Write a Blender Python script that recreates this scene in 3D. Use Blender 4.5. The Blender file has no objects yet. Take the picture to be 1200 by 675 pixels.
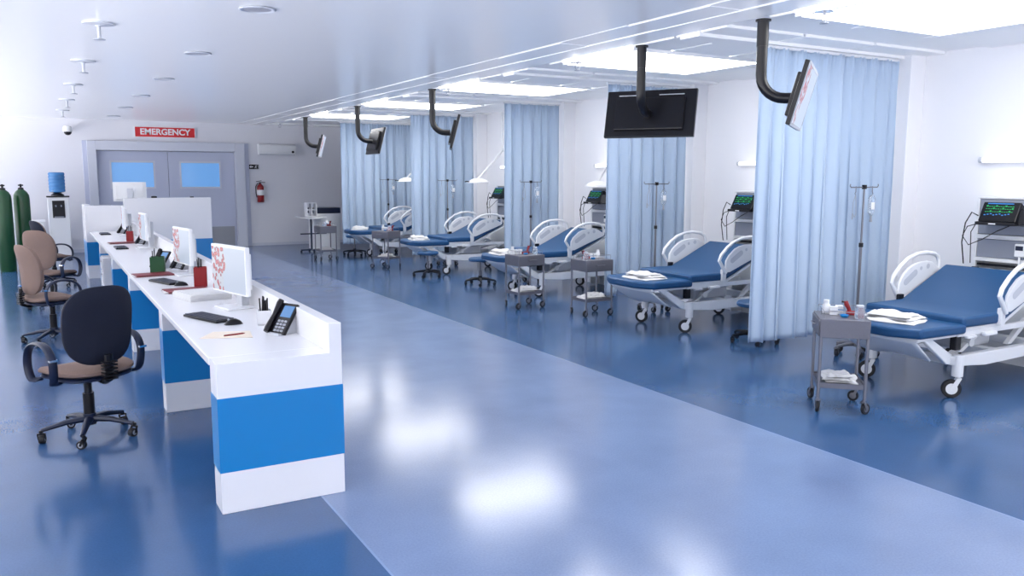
import bpy, bmesh, math, random
from mathutils import Vector, Matrix
random.seed(7)
S = bpy.context.scene
COL = S.collection
PI = math.pi

# ------------------------------------------------------------------ camera, world, exposure
cam_d = bpy.data.cameras.new('camera'); cam = bpy.data.objects.new('camera', cam_d); COL.objects.link(cam)
YAW, PITCH, ROLL = 0.518646, 0.13538, 0.00253
cam_d.sensor_width = 36; cam_d.lens = 969.12/1200*36; cam_d.clip_start = .05
cy_, sy_ = math.cos(YAW), math.sin(YAW); cp_, sp_ = math.cos(PITCH), math.sin(PITCH)
F_ = Vector((sy_*cp_, cy_*cp_, -sp_)); R_ = Vector((cy_, -sy_, 0)); U_ = R_.cross(F_)
R2 = R_*math.cos(ROLL) + U_*math.sin(ROLL); U2 = U_*math.cos(ROLL) - R_*math.sin(ROLL)
M_ = Matrix((R2, U2, -F_)).transposed().to_4x4(); M_.translation = Vector((0, 0, 1.75))
cam.matrix_world = M_
S.camera = cam
S.view_settings.view_transform = 'Standard'; S.view_settings.look = 'None'
S.view_settings.gamma = 1; S.view_settings.use_curve_mapping = False
S.view_settings.exposure = 0.08
W = bpy.data.worlds.new('added_daylight'); S.world = W; W.use_nodes = True
# added light: strong from below to brighten the hall ceiling, weaker above
_n = W.node_tree.nodes; _l = W.node_tree.links; _bg = _n['Background']
_tc = _n.new('ShaderNodeTexCoord'); _sp = _n.new('ShaderNodeSeparateXYZ'); _l.new(_tc.outputs['Generated'], _sp.inputs[0])
_mr = _n.new('ShaderNodeMapRange'); _l.new(_sp.outputs['Z'], _mr.inputs[0])
_mr.inputs[1].default_value = -.22; _mr.inputs[2].default_value = -.04; _mr.inputs[3].default_value = 13.0; _mr.inputs[4].default_value = 1.5
_l.new(_mr.outputs[0], _bg.inputs[1]); _bg.inputs[0].default_value = (.96, .96, 1, 1)
PANEL_E = 9.0          # the ceiling light panels of the bays
DOWN_W = 0              # the recessed downlights are switched off in the photo

# ------------------------------------------------------------------ materials
MATS = {}
def mat(name, rgb, rough=.5, metal=0, emit=None, es=0, coat=0, trans=0, alpha=1, spec=.5, noise=0, nscale=30, sheen=0, ior=1.45):
    if name in MATS: return MATS[name]
    m = bpy.data.materials.new(name); m.use_nodes = True
    nt = m.node_tree; b = nt.nodes['Principled BSDF']
    b.inputs['Base Color'].default_value = (*rgb, 1); b.inputs['Roughness'].default_value = rough
    b.inputs['Metallic'].default_value = metal; b.inputs['Coat Weight'].default_value = coat
    b.inputs['Specular IOR Level'].default_value = spec
    b.inputs['Transmission Weight'].default_value = trans; b.inputs['Alpha'].default_value = alpha
    b.inputs['IOR'].default_value = ior
    if sheen: b.inputs['Sheen Weight'].default_value = sheen
    if emit: b.inputs['Emission Color'].default_value = (*emit, 1); b.inputs['Emission Strength'].default_value = es
    if noise:
        tc = nt.nodes.new('ShaderNodeTexCoord'); n = nt.nodes.new('ShaderNodeTexNoise'); n.inputs['Scale'].default_value = nscale
        n.inputs['Detail'].default_value = 4
        nt.links.new(tc.outputs['Object'], n.inputs['Vector'])
        mx = nt.nodes.new('ShaderNodeMix'); mx.data_type = 'RGBA'
        mx.inputs[6].default_value = (*[c*(1-noise) for c in rgb], 1); mx.inputs[7].default_value = (*[min(1, c*(1+noise)) for c in rgb], 1)
        nt.links.new(n.outputs['Fac'], mx.inputs[0]); nt.links.new(mx.outputs[2], b.inputs['Base Color'])
    MATS[name] = m; return m

def floor_mat():
    m = bpy.data.materials.new('vinyl_floor'); m.use_nodes = True; nt = m.node_tree; N = nt.nodes; L = nt.links
    b = N['Principled BSDF']
    tc = N.new('ShaderNodeTexCoord'); sp = N.new('ShaderNodeSeparateXYZ'); L.new(tc.outputs['Object'], sp.inputs[0])
    def step(op, v):
        n = N.new('ShaderNodeMath'); n.operation = op; L.new(sp.outputs['X'], n.inputs[0]); n.inputs[1].default_value = v; return n
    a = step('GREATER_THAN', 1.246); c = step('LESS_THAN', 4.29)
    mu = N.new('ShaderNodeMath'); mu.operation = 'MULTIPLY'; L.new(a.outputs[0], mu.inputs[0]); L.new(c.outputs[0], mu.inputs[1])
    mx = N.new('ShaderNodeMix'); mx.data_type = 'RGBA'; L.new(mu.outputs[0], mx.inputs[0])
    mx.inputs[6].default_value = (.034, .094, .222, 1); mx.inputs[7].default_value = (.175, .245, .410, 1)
    # pale welded seams where the colours meet
    def seam(v):
        s = N.new('ShaderNodeMath'); s.operation = 'SUBTRACT'; L.new(sp.outputs['X'], s.inputs[0]); s.inputs[1].default_value = v
        ab = N.new('ShaderNodeMath'); ab.operation = 'ABSOLUTE'; L.new(s.outputs[0], ab.inputs[0])
        lt = N.new('ShaderNodeMath'); lt.operation = 'LESS_THAN'; L.new(ab.outputs[0], lt.inputs[0]); lt.inputs[1].default_value = .006; return lt
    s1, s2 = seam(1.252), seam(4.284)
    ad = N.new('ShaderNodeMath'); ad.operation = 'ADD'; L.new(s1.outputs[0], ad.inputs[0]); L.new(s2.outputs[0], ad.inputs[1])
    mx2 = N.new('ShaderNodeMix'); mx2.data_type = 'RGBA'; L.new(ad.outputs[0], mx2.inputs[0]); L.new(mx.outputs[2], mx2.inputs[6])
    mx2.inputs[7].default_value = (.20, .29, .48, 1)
    no = N.new('ShaderNodeTexNoise'); no.inputs['Scale'].default_value = 90; no.inputs['Detail'].default_value = 5; L.new(tc.outputs['Object'], no.inputs['Vector'])
    no2 = N.new('ShaderNodeTexNoise'); no2.inputs['Scale'].default_value = 2.2; no2.inputs['Detail'].default_value = 6; L.new(tc.outputs['Object'], no2.inputs['Vector'])
    av = N.new('ShaderNodeMath'); av.operation = 'ADD'; L.new(no.outputs['Fac'], av.inputs[0]); L.new(no2.outputs['Fac'], av.inputs[1])
    mr = N.new('ShaderNodeMapRange'); L.new(av.outputs[0], mr.inputs[0]); mr.inputs[1].default_value = .6; mr.inputs[2].default_value = 1.4
    mr.inputs[3].default_value = .86; mr.inputs[4].default_value = 1.14
    sc = N.new('ShaderNodeVectorMath'); sc.operation = 'SCALE'; L.new(mx2.outputs[2], sc.inputs[0]); L.new(mr.outputs[0], sc.inputs['Scale'])
    L.new(sc.outputs[0], b.inputs['Base Color'])
    r2 = N.new('ShaderNodeMapRange'); L.new(no2.outputs['Fac'], r2.inputs[0]); r2.inputs[3].default_value = .14; r2.inputs[4].default_value = .20
    L.new(r2.outputs[0], b.inputs['Roughness'])
    b.inputs['Specular IOR Level'].default_value = .55
    return m

def screen_mat(name, sx, es):
    """medical picture: red blood cells on the left of a pale blue-white screen"""
    m = bpy.data.materials.new(name); m.use_nodes = True; nt = m.node_tree; N = nt.nodes; L = nt.links
    b = N['Principled BSDF']; b.inputs['Roughness'].default_value = .3; b.inputs['Base Color'].default_value = (.02, .02, .03, 1)
    tc = N.new('ShaderNodeTexCoord'); sp = N.new('ShaderNodeSeparateXYZ'); L.new(tc.outputs['Object'], sp.inputs[0])
    vo = N.new('ShaderNodeTexVoronoi'); vo.inputs['Scale'].default_value = 26/sx*.56; L.new(tc.outputs['Object'], vo.inputs['Vector'])
    cr = N.new('ShaderNodeValToRGB'); L.new(vo.outputs['Distance'], cr.inputs[0])
    e = cr.color_ramp.elements; e[0].position = .0; e[0].color = (.85, .32, .30, 1); e[1].position = .62; e[1].color = (.75, .80, .9, 1)
    x = e.new(.22); x.color = (.75, .10, .10, 1); x = e.new(.40); x.color = (.38, .05, .07, 1); x = e.new(.50); x.color = (.70, .72, .82, 1)
    no = N.new('ShaderNodeTexNoise'); no.inputs['Scale'].default_value = 7/sx*.56; L.new(tc.outputs['Object'], no.inputs['Vector'])
    ma = N.new('ShaderNodeMath'); ma.operation = 'MULTIPLY_ADD'; L.new(no.outputs['Fac'], ma.inputs[0]); ma.inputs[1].default_value = .35*sx/.56
    L.new(sp.outputs['X'], ma.inputs[2])
    lt = N.new('ShaderNodeMath'); lt.operation = 'LESS_THAN'; L.new(ma.outputs[0], lt.inputs[0]); lt.inputs[1].default_value = .125*sx/.56
    mx = N.new('ShaderNodeMix'); mx.data_type = 'RGBA'; L.new(lt.outputs[0], mx.inputs[0]); mx.inputs[6].default_value = (.70, .80, .98, 1)
    L.new(cr.outputs[0], mx.inputs[7])
    L.new(mx.outputs[2], b.inputs['Emission Color']); b.inputs['Emission Strength'].default_value = es
    return m

M_FLOOR = floor_mat()
M_CEIL = mat('ceiling_paint', (.90, .90, .91), .22, spec=.5)
M_TILE = mat('ceiling_tile', (.93, .93, .93), .5)
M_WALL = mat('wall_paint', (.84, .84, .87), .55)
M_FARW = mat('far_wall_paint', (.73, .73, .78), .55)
M_DOOR = mat('door_paint', (.50, .53, .66), .4)
M_DFRAME = mat('door_frame_paint', (.60, .62, .70), .4)
M_KICK = mat('kick_plate', (.30, .31, .34), .4, metal=.3)
M_GLASSB = mat('glowing_blue_glass', (.12, .32, .62), .08, emit=(.18, .40, .78), es=.45)  # emission in the pane stands in for light from the room behind
M_WHITE = mat('white_laminate', (.80, .80, .83), .25)
M_BLUE = mat('blue_laminate', (.004, .20, .52), .28)
M_PLW = mat('white_plastic', (.78, .79, .81), .35)
M_PLG = mat('grey_plastic', (.34, .36, .41), .4)
M_PLLG = mat('light_grey_plastic', (.55, .57, .62), .4)
M_RACKG = mat('rack_grey', (.27, .29, .35), .4)
M_STEEL = mat('brushed_steel', (.22, .22, .25), .38, metal=.75)
M_STEELP = mat('steel_panel', (.17, .17, .20), .42, metal=.55, noise=.08, nscale=80)
M_CHROME = mat('chrome', (.75, .75, .78), .12, metal=1)
M_BLACK = mat('black_plastic', (.007, .007, .010), .30, spec=.35)
M_RUB = mat('black_rubber', (.012, .012, .014), .6)
M_NAVY = mat('navy_plastic', (.008, .014, .040), .38)
M_NAVYF = mat('navy_fabric', (.005, .008, .022), .85, noise=.2, nscale=160)
M_TAN = mat('tan_fabric', (.22, .15, .125), .9, noise=.22, nscale=200)
M_MATT = mat('blue_mattress', (.009, .066, .180), .42, noise=.05, nscale=60)
M_CURT = mat('blue_curtain', (.43, .535, .68), .75, sheen=.2)
M_LIGHT = mat('panel_light', (1, 1, 1), .5, emit=(1.0, .985, .97), es=PANEL_E)
M_TUBE = mat('tube_light', (1, 1, 1), .5, emit=(1, 1, 1), es=1.6)
M_RED = mat('red_plastic', (.24, .008, .012), .35)
M_SIGNR = mat('sign_red', (.62, .02, .025), .4)
M_REDP = mat('maroon_folder', (.19, .022, .032), .5)
M_GREEN = mat('green_plastic', (.006, .070, .020), .4)
M_GCYL = mat('green_cylinder_paint', (.006, .055, .018), .3)
M_PAPER = mat('cream_paper', (.80, .70, .58), .8)
M_TOWEL = mat('white_towel', (.66, .66, .67), .95, noise=.06, nscale=120)
M_WATER = mat('blue_water_bottle', (.07, .26, .58), .12, trans=.25)
M_CLEAR = mat('clear_plastic', (.80, .88, .97), .1, trans=.75)
M_PHSCR = mat('phone_screen', (.02, .05, .12), .2, emit=(.10, .28, .60), es=.7)
M_MONSCR = mat('monitor_trace', (.0, .2, .05), .3, emit=(.04, .42, .14), es=.6)
M_MONSCRB = mat('monitor_trace_blue', (.0, .1, .3), .3, emit=(.08, .28, .75), es=.7)
M_SCR = screen_mat('cell_screen', .56, .62)
M_TVSCR = screen_mat('tv_cell_screen', .90, .62)

# ------------------------------------------------------------------ helpers
def clean(bm): bmesh.ops.recalc_face_normals(bm, faces=bm.faces[:])
class MB:
    def __init__(s): s.bm = bmesh.new()
    def box(s, x0, x1, y0, y1, z0, z1, bev=0, M=None):
        r = bmesh.ops.create_cube(s.bm, size=1); vs = r['verts']
        for v in vs: v.co = Vector((x0+(v.co.x+.5)*(x1-x0), y0+(v.co.y+.5)*(y1-y0), z0+(v.co.z+.5)*(z1-z0)))
        if bev:
            es = list({e for v in vs for e in v.link_edges})
            rr = bmesh.ops.bevel(s.bm, geom=es, offset=bev, segments=2, profile=.6, affect='EDGES'); 
            vs = list({v for f in rr['faces'] for v in f.verts} | {v for v in vs if v.is_valid})
        if M is not None:
            for v in vs: v.co = M @ v.co
        return s
    def cyl(s, p0, p1, r, r2=None, seg=14):
        p0, p1 = Vector(p0), Vector(p1); d = p1-p0
        q = d.to_track_quat('Z', 'Y').to_matrix().to_4x4(); q.translation = (p0+p1)/2
        bmesh.ops.create_cone(s.bm, cap_ends=True, segments=seg, radius1=r, radius2=r if r2 is None else r2, depth=d.length, matrix=q)
        return s
    def tube(s, pts, r, seg=8, flat=1.0, ref=None, closed=False):
        pts = [Vector(p) for p in pts]; n = len(pts); rings = []
        up = None
        for i, p in enumerate(pts):
            if closed: t = pts[(i+1) % n]-pts[i-1]
            else: t = pts[min(i+1, n-1)]-pts[max(i-1, 0)]
            t.normalize()
            if ref is not None: a = Vector(ref)
            else:
                a = up if up is not None else (Vector((0, 0, 1)) if abs(t.z) < .9 else Vector((1, 0, 0)))
            u = (a - t*a.dot(t)).normalized(); up = u; v = t.cross(u)
            rr = r[i] if isinstance(r, (list, tuple)) else r
            rings.append([s.bm.verts.new(p + u*math.cos(k*2*PI/seg)*rr*flat + v*math.sin(k*2*PI/seg)*rr) for k in range(seg)])
        for i in range(n if closed else n-1):
            a, b = rings[i], rings[(i+1) % n]
            for k in range(seg): s.bm.faces.new((a[k], a[(k+1) % seg], b[(k+1) % seg], b[k]))
        if not closed:
            s.bm.faces.new(rings[0][::-1]); s.bm.faces.new(rings[-1])
        return s
    def prism(s, poly, a, b, axis='Y', M=None):
        def P(u, v, w):
            return {'Y': Vector((u, w, v)), 'Z': Vector((u, v, w)), 'X': Vector((w, u, v))}[axis]
        A = [s.bm.verts.new(P(u, v, a)) for u, v in poly]; B = [s.bm.verts.new(P(u, v, b)) for u, v in poly]
        n = len(poly); s.bm.faces.new(A); s.bm.faces.new(B[::-1])
        for i in range(n): s.bm.faces.new((A[i], B[i], B[(i+1) % n], A[(i+1) % n]))
        if M is not None:
            for v in A+B: v.co = M @ v.co
        return s
    def lathe(s, prof, c=(0, 0, 0), seg=20, M=None):
        c = Vector(c); rings = []
        for r, z in prof:
            rings.append([s.bm.verts.new(c+Vector((max(r, 1e-4)*math.cos(k*2*PI/seg), max(r, 1e-4)*math.sin(k*2*PI/seg), z))) for k in range(seg)])
        for a, b in zip(rings, rings[1:]):
            for k in range(seg): s.bm.faces.new((a[k], a[(k+1) % seg], b[(k+1) % seg], b[k]))
        s.bm.faces.new(rings[0][::-1]); s.bm.faces.new(rings[-1])
        if M is not None:
            for rg in rings:
                for v in rg: v.co = M @ v.co
        return s
    def grid(s, fn, nu, nv):
        V = [[s.bm.verts.new(fn(i/nu, j/nv)) for j in range(nv+1)] for i in range(nu+1)]
        for i in range(nu):
            for j in range(nv): s.bm.faces.new((V[i][j], V[i+1][j], V[i+1][j+1], V[i][j+1]))
        return s
    def build(s, name, m, parent=None, bevel=0, smooth=False, solid=0, subsurf=0, bseg=2):
        clean(s.bm); me = bpy.data.meshes.new(name); s.bm.to_mesh(me); s.bm.free()
        me.materials.append(m); o = bpy.data.objects.new(name, me); COL.objects.link(o)
        if parent: o.parent = parent
        if solid: md = o.modifiers.new('thickness', 'SOLIDIFY'); md.thickness = solid; md.offset = 0
        if bevel: md = o.modifiers.new('bevel', 'BEVEL'); md.width = bevel; md.segments = bseg; md.limit_method = 'ANGLE'; md.angle_limit = .6
        if subsurf: md = o.modifiers.new('sub', 'SUBSURF'); md.levels = subsurf; md.render_levels = subsurf
        if smooth or bevel or subsurf:
            for p in me.polygons: p.use_smooth = True
            if not subsurf:
                try: me.set_sharp_from_angle(angle=math.radians(40))
                except Exception: pass
        return o
def tag(o, label, cat, group=None):
    o['label'] = label; o['category'] = cat
    if group: o['group'] = group
    return o
def thing(name, label, cat, loc=(0, 0, 0), rz=0, group=None):
    o = bpy.data.objects.new(name, None); COL.objects.link(o); o.location = loc; o.rotation_euler = (0, 0, rz)
    o.empty_display_size = .1
    return tag(o, label, cat, group)
def struct(o): o['kind'] = 'structure'; return o
def kids(o): return [c for c in COL.objects if c.parent == o]
def copy_tree(o, parent=None):
    c = o.copy(); COL.objects.link(c)
    if parent is not None: c.parent = parent
    for ch in kids(o): copy_tree(ch, c)
    return c
def dup(o, loc, rz, label, group=None):
    c = copy_tree(o); c.location = loc; c.rotation_euler = (0, 0, rz); c['label'] = label
    if group: c['group'] = group
    return c
def text_mesh(name, txt, size, m, parent, loc, rot, ext=.004, bold=0):
    cu = bpy.data.curves.new(name, 'FONT'); cu.body = txt; cu.size = size; cu.extrude = ext; cu.offset = bold
    cu.align_x = 'CENTER'; cu.align_y = 'CENTER'
    t = bpy.data.objects.new(name+'_curve', cu); COL.objects.link(t)
    dg = bpy.context.evaluated_depsgraph_get(); me = bpy.data.meshes.new_from_object(t.evaluated_get(dg))
    bpy.data.objects.remove(t); me.name = name; me.materials.clear(); me.materials.append(m)
    o = bpy.data.objects.new(name, me); COL.objects.link(o); o.parent = parent; o.location = loc; o.rotation_euler = rot
    return o
def arc(cx, cz, r, a0, a1, n): return [(cx+r*math.cos(a0+(a1-a0)*i/n), cz+r*math.sin(a0+(a1-a0)*i/n)) for i in range(n+1)]

PITCHB = 3.14                      # distance from one bay to the next
YF = 20.99                         # face of the far wall
XW = 7.86; XP = 7.63               # bay wall, pillar face
YB = -7.0                          # back end of the hall (unseen, left open to let the added world light in)
XL = -4.2
HC = 2.97
# ------------------------------------------------------------------ structure
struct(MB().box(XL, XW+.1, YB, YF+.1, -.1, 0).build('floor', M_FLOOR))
b = MB().box(XL, 4.272, YB, YF, HC, HC+.1).box(4.27, 4.32, YB, YF, HC+.07, HC+.1)
struct(b.build('ceiling', M_CEIL))
# strip between hall ceiling and bays, in lengths with small joints
b = MB()
js = [-7, 1.6, 3.25, 4.66, 5.63, 6.64, 7.85, 9.7, 11.5, 13.4, 15.3, 17.2, 19.1, YF]
for i, (a, c) in enumerate(zip(js, js[1:])):
    b.box(4.29+(.014 if i % 2 else 0), 4.60, a+.006, c-.006, 2.966-(.004 if i % 2 else 0), HC+.1)
b.box(4.61, 4.92, YB, YF, 2.957, HC+.1)
b.box(4.595, 4.612, YB, YF, 2.985, HC+.1)
struct(b.build('trim_1', M_CEIL, bevel=.004))
# bay ceiling: tiles with gaps around the light panels
b = MB(); b.box(4.92, XW, YB, YF, 2.97, HC+.1)
for i in range(-4, 6):
    y0 = 6.42-PITCHB + PITCHB*i - 3.14*0      # near edge of the light panel of this bay
    ya, yb = y0-1.70, y0+1.44
    for (p, q, u, v) in ((4.94, 5.84, y0+1.19, y0+1.42), (5.87, 6.78, y0+1.19, y0+1.42),
                         (4.94, 5.40, y0-.62, y0-.03), (5.43, 6.16, y0-.62, y0-.03), (6.19, 6.78, y0-.62, y0-.03),
                         (4.94, 5.84, y0-1.26, y0-.65), (5.87, 6.78, y0-1.26, y0-.65),
                         (6.81, 7.85, y0-1.26, y0-.65), (6.81, 7.85, y0-.62, y0+.42), (6.81, 7.85, y0+.45, y0+1.42)):
        v = min(v, YF-.02); u = max(u, YB)
        if v-u > .05: b.box(p, q, u, v, 2.945, 2.975)
struct(b.build('ceiling', M_TILE, bevel=.003))
# header beams that carry the curtains
b = MB()
for i in range(-4, 5):
    y = 5.5+PITCHB*i
    b.box(4.92, XW, y-.045, y+.20, 2.915, 2.96)
struct(b.build('trim_2', M_TILE, bevel=.006))
b = MB().box(XW, XW+.1, YB, YF, 0, HC+.1)
struct(b.build('wall_right', M_WALL))
b = MB()
for i in range(-4, 5):
    y = 5.37+PITCHB*i; b.box(XP, XW, y, y+.42, 0, 2.96)
struct(b.build('trim_3', M_WALL, bevel=.006))
# far wall with the door opening
b = MB()
b.box(XL, 1.2, YF, YF+.12, 0, HC+.1); b.box(4.2, XW, YF, YF+.12, 0, HC+.1); b.box(1.2, 4.2, YF, YF+.12, 2.29, HC+.1)
b.box(1.0, 4.4, YF+.10, YF+.14, 0, 2.5)  # unseen backing added behind the doors to block outside light
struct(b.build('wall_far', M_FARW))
# left side: unseen openings added for the world light, sill wall, posts and lintel
b = MB().box(XL-.1, XL, YB, YF+.1, 0, .12).box(XL-.1, XL, YB, YF+.1, 2.85, HC+.1)
for k in range(15): b.box(XL-.1, XL, YB+k*1.99, YB+k*1.99+.08, .12, 2.85)
struct(b.build('wall_left', M_WALL))
b = MB().box(4.45, XP, YF-.012, YF, 0, .07).box(XL, 1.02, YF-.012, YF, 0, .07)
struct(b.build('baseboard_far', M_DFRAME))
b = MB()
for i in range(-4, 6):
    b.box(XW-.012, XW, 5.79+PITCHB*(i-1), min(5.37+PITCHB*i, YF), 0, .07)
struct(b.build('baseboard_right', M_WALL))
# door frame
b = MB()
for (x0, x1, z0, z1) in ((1.02, 1.2, 0, 2.5), (4.2, 4.43, 0, 2.5), (1.2, 4.2, 2.29, 2.5)): b.box(x0, x1, YF-.13, YF+.02, z0, z1)
struct(b.build('trim_4', M_DFRAME, bevel=.006))
b = MB()
for (x0, x1) in ((.93, 1.02), (4.43, 4.54)): b.box(x0, x1, YF-.05, YF+.02, 0, 2.5)
struct(b.build('trim_5', M_DOOR, bevel=.004))
def door(n, x0, x1, w0, w1):
    d = bpy.data.objects.new('door_%d' % n, None); COL.objects.link(d); d.location = ((x0+x1)/2, YF+.03, 0); struct(d)
    cx = (x0+x1)/2; b = MB(); z0, z1 = 1.46, 2.02
    b.box(x0-cx, w0-cx, -.02, .03, .01, 2.28); b.box(w1-cx, x1-cx, -.02, .03, .01, 2.28)
    b.box(w0-cx, w1-cx, -.02, .03, .01, z0); b.box(w0-cx, w1-cx, -.02, .03, z1, 2.28)
    b.build('door_leaf', M_DOOR, d)
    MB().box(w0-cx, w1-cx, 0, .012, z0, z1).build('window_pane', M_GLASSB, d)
    g = MB()
    for q in ((w0-cx-.04, w0-cx, z0-.04, z1+.04), (w1-cx, w1-cx+.04, z0-.04, z1+.04), (w0-cx, w1-cx, z0-.04, z0), (w0-cx, w1-cx, z1, z1+.04)):
        g.box(q[0], q[1], -.032, -.018, q[2], q[3])
    g.build('window_frame', M_DFRAME, d)
    MB().box(x0-cx+.03, x1-cx-.05, -.026, -.018, .02, .5).build('kick_plate', M_KICK, d)
door(1, 1.2, 2.695, 1.50, 2.38); door(2, 2.705, 4.2, 2.985, 3.85)

# ------------------------------------------------------------------ ceiling lights and sprinklers
WHERE = ['over the frontmost bay, cut by the picture top', 'over the bay of the second bed from the right', 'over the middle bay', 'over the fourth bay, before the last', 'over the last bay by the far wall']
def light_panel(i, label):
    y0 = 6.42-PITCHB+PITCHB*i
    t = thing('ceiling_light', label, 'ceiling light', (5.82, y0+.58, 2.93), 0, 'square light panels over the bays')
    MB().box(-.83, .83, -.58, .58, -.004, .006).build('diffuser', M_LIGHT, t)
    f = MB()
    for q in ((-.86, -.83, -.61, .61), (.83, .86, -.61, .61), (-.83, .83, -.61, -.58), (-.83, .83, .58, .61)): f.box(*q, -.012, .018)
    f.build('frame', M_TILE, t)
for i in range(5): light_panel(i, 'large square white ceiling light panel ' + WHERE[i])
for i in (-1, -2): light_panel(i, 'large square white ceiling light panel over a bay out of view')
POSW = ['frontmost', 'second from the front', 'third from the front', 'fourth from the front', 'fifth from the front', 'farthest, close to the emergency sign']
d0 = None
for k, y in enumerate((6.455, 9.06, 11.67, 14.3, 16.95, 19.6)):
    if d0 is None:
        d0 = thing('downlight', '', 'downlight', (1.504, y, HC), 0, 'round recessed downlights in the hall ceiling')
        MB().lathe([(.125, 0), (.135, -.008), (.125, -.014), (.105, -.010), (.1, -.004), (.1, 0)], seg=28).build('ring', M_PLLG, d0, smooth=True)
        MB().lathe([(.1, -.002), (.1, -.009), (.0, -.009)], seg=28).build('lens', mat('lens_grey', (.42, .42, .46), .3), d0)
        o = d0
    else: o = dup(d0, (1.504, y, HC), 0, '')
    o['label'] = 'round grey recessed ceiling downlight, ' + POSW[k] + ' in its row'
d0 = None
for k, y in enumerate((7.71, 10.3, 13.01, 15.7, 18.35)):
    lab = 'small white sprinkler head under a round plate, %s in its row' % (POSW[k] if k < 4 else 'rearmost in the row')
    if d0 is None:
        d0 = thing('sprinkler', lab, 'sprinkler', (.522, y, HC), 0, 'sprinklers in the hall ceiling')
        MB().lathe([(.12, 0), (.12, -.012), (.03, -.02), (.02, -.03)], seg=24).build('ceiling_plate', M_PLLG, d0, smooth=True)
        MB().cyl((0, 0, -.02), (0, 0, -.13), .014).build('stem', M_PLLG, d0)
        MB().lathe([(.01, -.12), (.045, -.128), (.045, -.134), (.0, -.138)], seg=18).build('deflector', M_PLG, d0)
    else: dup(d0, (.522, y, HC), 0, lab)
def bay_sprinkler(x, y, z, lab):
    t = thing('sprinkler', lab, 'sprinkler', (x, y, z), 0, 'sprinklers along the bay ceiling edge')
    MB().lathe([(.07, 0), (.07, -.01), (.02, -.015)], seg=20).build('ceiling_plate', M_CHROME, t, smooth=True)
    f = MB().cyl((0, 0, -.01), (0, 0, -.03), .012)
    for sx in (-1, 1): f.tube([(0, 0, -.02), (.028*sx, 0, -.04), (.028*sx, 0, -.065), (0, 0, -.085)], .004, 6)
    f.build('yoke', M_PLG, t)
    MB().lathe([(.03, -.085), (.032, -.09), (0, -.092)], seg=14).build('deflector', M_PLG, t)
bay_sprinkler(4.98, 4.22, 2.925, 'small chrome sprinkler at the edge of the nearest ceiling light')
bay_sprinkler(4.98, 7.36, 2.925, 'small chrome sprinkler at the edge of the second ceiling light')
bay_sprinkler(4.98, 10.5, 2.925, 'small chrome sprinkler at the edge of the middle bay light')
bay_sprinkler(4.98, 19.6, 2.925, 'small chrome sprinkler in the ceiling strip near the far wall')

# ------------------------------------------------------------------ far wall fittings
t = thing('emergency_sign', 'red sign with white EMERGENCY lettering above the double door', 'sign', (2.675, YF, 2.72))
MB().box(-.645, .645, -.035, -.001, -.11, .11).build('sign_panel', M_SIGNR, t, bevel=.004)
f = MB()
for q in ((-.66, .66, -.122, -.11), (-.66, .66, .11, .122), (-.66, -.645, -.11, .11), (.645, .66, -.11, .11)): f.box(q[0], q[1], -.038, -.001, q[2], q[3])
f.build('sign_border', M_PLW, t)
text_mesh('lettering', 'EMERGENCY', .19, M_PLW, t, (0, -.037, 0), (PI/2, 0, 0), .002, .006)

t = thing('air_conditioner', 'white wall air conditioner to the right of the double door', 'air conditioner', (5.215, YF, 2.21))
MB().prism([(-.004, .02), (-.004, .29), (-.14, .29), (-.19, .25), (-.20, .10), (-.15, .02)], -.455, .455, 'X').build('housing', M_PLW, t, bevel=.012)
MB().box(-.43, .43, -.185, -.15, .012, .05).build('air_flap', M_PLLG, t, bevel=.006)
MB().lathe([(.03, 0), (.03, .012), (0, .014)], seg=20, M=Matrix.Translation((.37, -.198, .10)) @ Matrix.Rotation(PI/2, 4, 'X')).build('display', M_BLACK, t)

t = thing('exit_sign', 'small black exit sign with white arrow on the far wall', 'sign', (4.655, YF, 1.942))
MB().box(-.125, .125, -.018, -.001, -.055, .055).build('sign_panel', M_BLACK, t, bevel=.003)
f = MB()
f.prism([(-.10, 0), (-.06, .032), (-.06, .012), (-.01, .012), (-.01, -.012), (-.06, -.012), (-.06, -.032)], -.021, -.018, 'Y')
f.build('arrow', M_PLW, t)
f = MB(); f.lathe([(.009, 0), (.009, .003)], seg=12, M=Matrix.Translation((.062, -.018, .030)) @ Matrix.Rotation(PI/2, 4, 'X'))
for a, c in (((.055, .018), (.042, -.008)), ((.055, .014), (.078, .006)), ((.055, .014), (.034, .012)), ((.042, -.008), (.064, -.02)), ((.064, -.02), (.058, -.042)), ((.042, -.008), (.024, -.034))):
    f.cyl((a[0], -.019, a[1]), (c[0], -.019, c[1]), .005, seg=8)
f.build('running_figure', M_PLW, t)
f = MB()
for q in ((.088, .112, .034, .038), (.088, .112, -.040, -.036), (.108, .112, -.04, .038)): f.box(q[0], q[1], -.021, -.018, q[2], q[3])
f.build('door_symbol', M_PLW, t)

t = thing('fire_extinguisher', 'red fire extinguisher hanging on the far wall', 'fire extinguisher', (4.78, YF-.10, 1.08))
MB().lathe([(.075, 0), (.083, .015), (.083, .36), (.07, .40), (.035, .43), (.03, .45)], seg=24).build('cylinder', M_RED, t, smooth=True)
MB().lathe([(.0845, .17), (.0845, .30), (.0835, .30), (.0835, .17)], seg=24).build('label_sleeve', M_PLW, t, smooth=True)
MB().cyl((0, 0, .44), (0, 0, .48), .022).box(-.02, .12, -.012, .012, .475, .49).box(-.02, .11, -.012, .012, .505, .52, M=Matrix.Rotation(-.15, 4, 'Y')).build('valve_handle', M_BLACK, t)
MB().tube([(-.01, 0, .46), (-.07, 0, .45), (-.11, 0, .38), (-.11, 0, .22), (-.09, 0, .12)], .011, 8).build('hose', M_BLACK, t, smooth=True)
MB().box(-.03, .03, .08, .099, .2, .3).build('wall_bracket', M_STEEL, t)

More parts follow.
